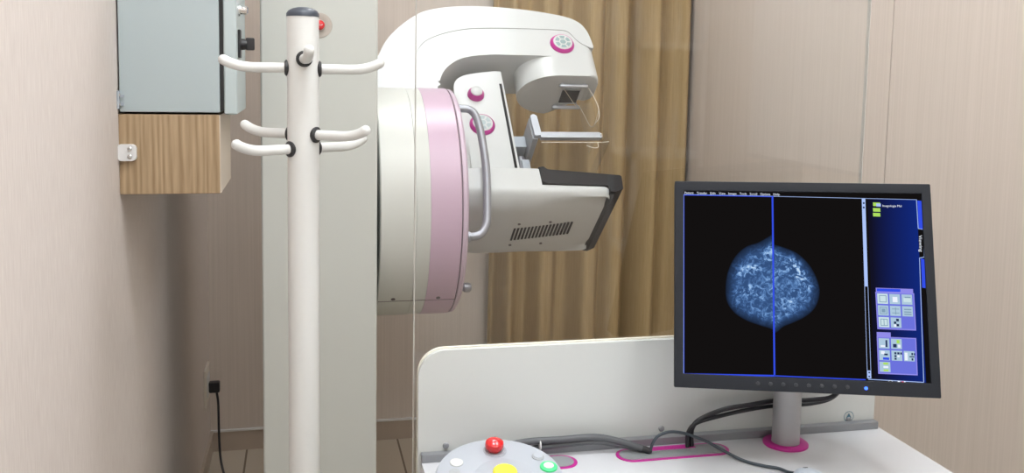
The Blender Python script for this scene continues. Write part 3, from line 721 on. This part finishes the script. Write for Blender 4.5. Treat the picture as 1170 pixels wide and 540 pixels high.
def scan_mat():
    m = bpy.data.materials.new('scan_image'); m.use_nodes = True; nt = m.node_tree; nt.nodes.remove(nt.nodes['Principled BSDF'])
    uv = N(m, 'ShaderNodeUVMap'); sx = N(m, 'ShaderNodeSeparateXYZ'); link(m, uv.outputs[0], sx.inputs[0])
    tc = N(m, 'ShaderNodeTexCoord')
    def nz(scale, detail, dist, rough=.6):
        n = N(m, 'ShaderNodeTexNoise'); n.inputs['Scale'].default_value = scale; n.inputs['Detail'].default_value = detail; n.inputs['Distortion'].default_value = dist
        n.inputs['Roughness'].default_value = rough; link(m, tc.outputs['Object'], n.inputs['Vector']); return n
    n1 = nz(110, 8, 1.1, .70); n2 = nz(30, 2, .4)
    def mth(op, a, b_):
        q = N(m, 'ShaderNodeMath', operation=op)
        for i, s in enumerate((a, b_)):
            if isinstance(s, (int, float)): q.inputs[i].default_value = s
            else: link(m, s, q.inputs[i])
        return q.outputs[0]
    fil = N(m, 'ShaderNodeMapRange'); fil.inputs[1].default_value = .46; fil.inputs[2].default_value = .68; link(m, n1.outputs['Fac'], fil.inputs[0])
    den = N(m, 'ShaderNodeMapRange'); den.inputs[1].default_value = .40; den.inputs[2].default_value = .62; link(m, n2.outputs['Fac'], den.inputs[0])
    zone = N(m, 'ShaderNodeValToRGB')                    # by distance from chest wall line: dim centre, bright ring, dim skin
    el = zone.color_ramp.elements; el[0].position = 0; el[0].color = (.38, .38, .38, 1); el[1].position = 1.; el[1].color = (0, 0, 0, 1)
    for p, c in ((.35, .45), (.55, .95), (.74, .9), (.83, .40), (.90, .12)): e_ = el.new(p); e_.color = (c, c, c, 1)
    link(m, sx.outputs[0], zone.inputs[0])
    body = N(m, 'ShaderNodeValToRGB'); el = body.color_ramp.elements; el[0].position = 0; el[0].color = (1, 1, 1, 1); el[1].position = 1.; el[1].color = (.05, .05, .05, 1)
    e_ = el.new(.78); e_.color = (.85, .85, .85, 1); e_ = el.new(.88); e_.color = (.42, .42, .42, 1); e_ = el.new(.97); e_.color = (.2, .2, .2, 1)
    link(m, sx.outputs[0], body.inputs[0])
    hi = mth('ADD', mth('MULTIPLY', sx.outputs[1], .55), .45)      # brighter towards the top of the scan
    v = mth('MULTIPLY', mth('MULTIPLY', fil.outputs[0], zone.outputs[0]), mth('MULTIPLY', hi, mth('ADD', den.outputs[0], .35)))
    v = mth('ADD', mth('MULTIPLY', v, 1.15), mth('MULTIPLY', body.outputs[0], .19))
    cr = N(m, 'ShaderNodeValToRGB'); el = cr.color_ramp.elements; el[0].position = 0; el[0].color = (.006, .007, .012, 1); el[1].position = 1; el[1].color = (.72, .88, 1., 1)
    for p, c in ((.18, (.035, .085, .22)), (.36, (.10, .22, .48)), (.6, (.28, .48, .80))): e_ = el.new(p); e_.color = (*c, 1)
    link(m, v, cr.inputs[0]); e = N(m, 'ShaderNodeEmission'); link(m, cr.outputs[0], e.inputs[0]); link(m, e.outputs[0], nt.nodes['Material Output'].inputs[0])
    return m
b = MB().m(scan_mat()); uvl = b.bm.loops.layers.uv.new('UVMap')
left = [(883, 267), (876, 271.5), (866, 277), (852, 282), (840, 293), (832, 309), (829, 327), (830.5, 344), (839, 357), (853, 366), (868, 371.5), (878, 374.5), (884, 377)]
right = [(883.5, 279), (897, 283), (912, 290), (925, 303), (933.5, 319), (936.5, 334), (932, 350), (921, 361), (906, 368.5), (895, 373), (888.5, 378.5), (885, 380)]
for pts, axp in ((left, 883.2), (right, 883.8)):
    ol = spline2(pts, 6); y0_, y1_ = ol[0][1], ol[-1][1]; n = len(ol)
    rings = []; RR = 14
    for k in range(RR + 1):
        t_ = k / RR
        rings.append([b.bm.verts.new(S(*U(axp + 1.2 * (q[1] - 270) / 110 + (q[0] - axp - 1.2 * (q[1] - 270) / 110) * t_, 326 + (q[1] - 326) * (t_ if t_ > 0 else .001)), DSP - .0007)) for q in ol])
    for k in range(RR):
        for i in range(n - 1):
            f = b.bm.faces.new((rings[k][i], rings[k][i + 1], rings[k + 1][i + 1], rings[k + 1][i])); b._mark([f])
            for lp, (kk, ii) in zip(f.loops, ((k, i), (k, i + 1), (k + 1, i + 1), (k + 1, i))):
                py_ = 326 + (ol[ii][1] - 326) * kk / RR
                lp[uvl].uv = (kk / RR, max(0, min(1, 1 - (py_ - 275) / 100)))
build('scan_image', b, screen)

# ------------------------------------------------------------------ round control console
CC = V((.2935, 1.322, .9005)); tl = math.radians(11)
cn = V((0, -math.sin(tl), math.cos(tl))); cyv = V((0, math.cos(tl), math.sin(tl)))
def Q(x, y, h=0): return CC + V((x, 0, 0)) + cyv * y + cn * h
con = thing('control_console', (CC.x, CC.y, DZ), 'round pale grey button console tilted on the left of the desk', 'control panel')
RC = .0985
build('shell', MB().m(M['disc']).lathe([(RC - .012, -.022), (RC - .002, -.014), (RC, -.006), (RC - .002, -.002), (RC - .007, 0), (.001, .0006)], CC, cn, 72), con)
ft = [[(CC.x + .082 * math.cos(2*PI*k/40), CC.y + .080 * math.sin(2*PI*k/40), DZ) for k in range(40)], [Q(.088 * math.cos(2*PI*k/40), .088 * math.sin(2*PI*k/40), -.018) for k in range(40)]]
b = MB().m(M['disc_dark']); b.loft(ft); build('foot', b, con)
def cbtn(name, px, py, prof, mt, label=None, par=con, seg=32):
    r = ray(px, py); c = V((0, 0, H)); t_ = (CC - c).dot(cn) / r.dot(cn); p = c + r * t_
    o = build(name, MB().m(mt).lathe(prof, p, cn, seg), par)
    if label: tag(o, label)
    return o
cbtn('stop_recess', 565.5, 514.5, [(.0185, -.001), (.0185, .0012), (.0165, .0014), (.0155, .0006), (.001, .0006)], M['disc_dark'])
sbtn = cbtn('stop_button', 564.5, 514, [(.0100, 0), (.0115, .003), (.0145, .006), (.0152, .010), (.0142, .015), (.010, .0185), (.003, .0198)], M['red'], 'glossy red mushroom stop button')
cbtn('key_button', 521.5, 528.5, [(.0105, -.001), (.0105, .0012), (.0095, .002), (.001, .0024)], M['white'], 'pale left button')
k = cbtn('key_button', 614.8, 521.5, [(.0100, -.001), (.0100, .0012), (.0088, .002), (.001, .0022)], M['grey'], 'grey ringed right button')
cbtn('key_face', 614.8, 521.3, [(.0078, .0015), (.0074, .0029), (.001, .0032)], M['disc'], None, k)
k = cbtn('green_button', 626.8, 533.6, [(.0135, -.001), (.0135, .0022), (.0125, .003), (.001, .0031)], M['green'], 'green ringed exposure button')
cbtn('key_face', 626.8, 533.4, [(.0080, .002), (.0078, .0040), (.001, .0042)], M['label'], None, k)
k = cbtn('centre_dial', 577, 545, [(.046, -.001), (.046, .0012), (.0445, .002), (.001, .003)], M['disc'])
cbtn('yellow_button', 577, 541, [(.0185, 0), (.0185, .005), (.017, .0065), (.001, .0068)], M['yellow'], 'yellow round button', k)
cbtn('key_button', 519.5, 539.5, [(.0085, -.001), (.0085, .0014), (.001, .002)], M['grey'], 'dark lower left button')

# ------------------------------------------------------------------ cables
def cable(pts, r, mt, label, extra=None):
    b_ = MB().m(mt).tube(spline(pts, 8), r, 12)
    if extra: extra(b_)
    return tag(build('cable', b_, None, mt), label, 'cable')
z = DZ + .0028
cable([(.676, 1.480, z + .002), (.676, 1.480, .885), (.692, 1.478, .903), (.737, 1.478, .9175), (.79, 1.482, .921), (.85, 1.496, .920), (.905, 1.478, .924), (.935, 1.45, .940), (.94, 1.43, .985), (.93, 1.41, 1.03)], .0042, M['cable_black'], 'black video cable, upper one of the pair arching behind the post')
cable([(.6665, 1.477, z + .002), (.6675, 1.477, .880), (.684, 1.476, .897), (.735, 1.477, .9070), (.79, 1.484, .9115), (.85, 1.499, .909), (.912, 1.485, .914), (.945, 1.462, .935), (.955, 1.44, .985), (.945, 1.42, 1.03)], .0036, M['cable_black'], 'black power cable, lower one of the pair arching behind the post')
def ferr(b_): b_.m(M['black']).tube([(.578, 1.470, .8605), (.590, 1.466, .8565)], .0058, 12)
cable([(.300, 1.476, .8745), (.373, 1.486, .880), (.436, 1.488, .8790), (.485, 1.488, .8795), (.515, 1.486, .8765), (.548, 1.479, .869), (.578, 1.470, .8605)], .0060, M['cable_grey'], 'thick grey cable running along the desk back into the long cable port', ferr)
cable([(.300, 1.487, .863), (.373, 1.490, .8655), (.44, 1.491, .8685), (.50, 1.489, .870), (.53, 1.484, .8665), (.575, 1.476, .858), (.588, 1.474, .855)], .0052, M['cable_grey'], 'thin grey cable below the thick one at the desk back')
cable([(.592, 1.464, z + .0035), (.596, 1.463, .872), (.607, 1.462, .885), (.628, 1.462, .8895), (.655, 1.460, .885), (.690, 1.452, .872), (.715, 1.437, .8600), (.738, 1.404, .8535), (.762, 1.378, .8532), (.782, 1.364, .8532), (.789, 1.345, .8545), (.790, 1.322, .862)], .0027, M['cable_blue'], 'dark thin mouse cable looping from the cable port across the worktop')
tie = MB().m(M['label']); tie.lathe([(.0105, -.0012), (.0112, 0), (.0105, .0012)], (.398, 1.4885, .8730), (1, .05, 0), 20)
tag(build('cable_tie', tie, None, M['label']), 'white tie around the grey cables behind the console', 'cable tie')
mo = thing('computer_mouse', (.79, 1.265, DZ), 'grey computer mouse at the end of the thin dark cable', 'mouse')
ang = math.radians(-90); ca, sa = math.cos(ang), math.sin(ang)
def MT(x, y, zz): return V((.790 + x * ca - y * sa, 1.265 + x * sa + y * ca, DZ + zz))
lo = []
for k_, h in ((1., 0), (1.02, .008), (.97, .018), (.82, .028), (.55, .034), (.2, .036)):
    lo.append([MT(.052 * k_ * math.cos(2*PI*i/32), .030 * k_ * math.sin(2*PI*i/32), h) for i in range(32)])
b = MB().m(M['greyblue']); b.loft(lo); build('shell', b, mo, ang=60)
build('wheel', MB().lathe([(.006, -.003), (.006, .003)], MT(-.028, 0, .0285), (sa, -ca, 0), 16), mo, M['black'])

# ------------------------------------------------------------------ render settings
wd = bpy.data.worlds.new('world'); SC.world = wd; wd.use_nodes = True
wd.node_tree.nodes['Background'].inputs[0].default_value = (.8, .85, .9, 1); wd.node_tree.nodes['Background'].inputs[1].default_value = .2
SC.view_settings.view_transform = 'Standard'; SC.view_settings.look = 'None'; SC.view_settings.gamma = 1; SC.view_settings.use_curve_mapping = False
SC.view_settings.exposure = 0.
try:
    SC.cycles.use_denoising = True; SC.cycles.max_bounces = 12; SC.cycles.transparent_max_bounces = 16; SC.cycles.caustics_reflective = False
except Exception: pass
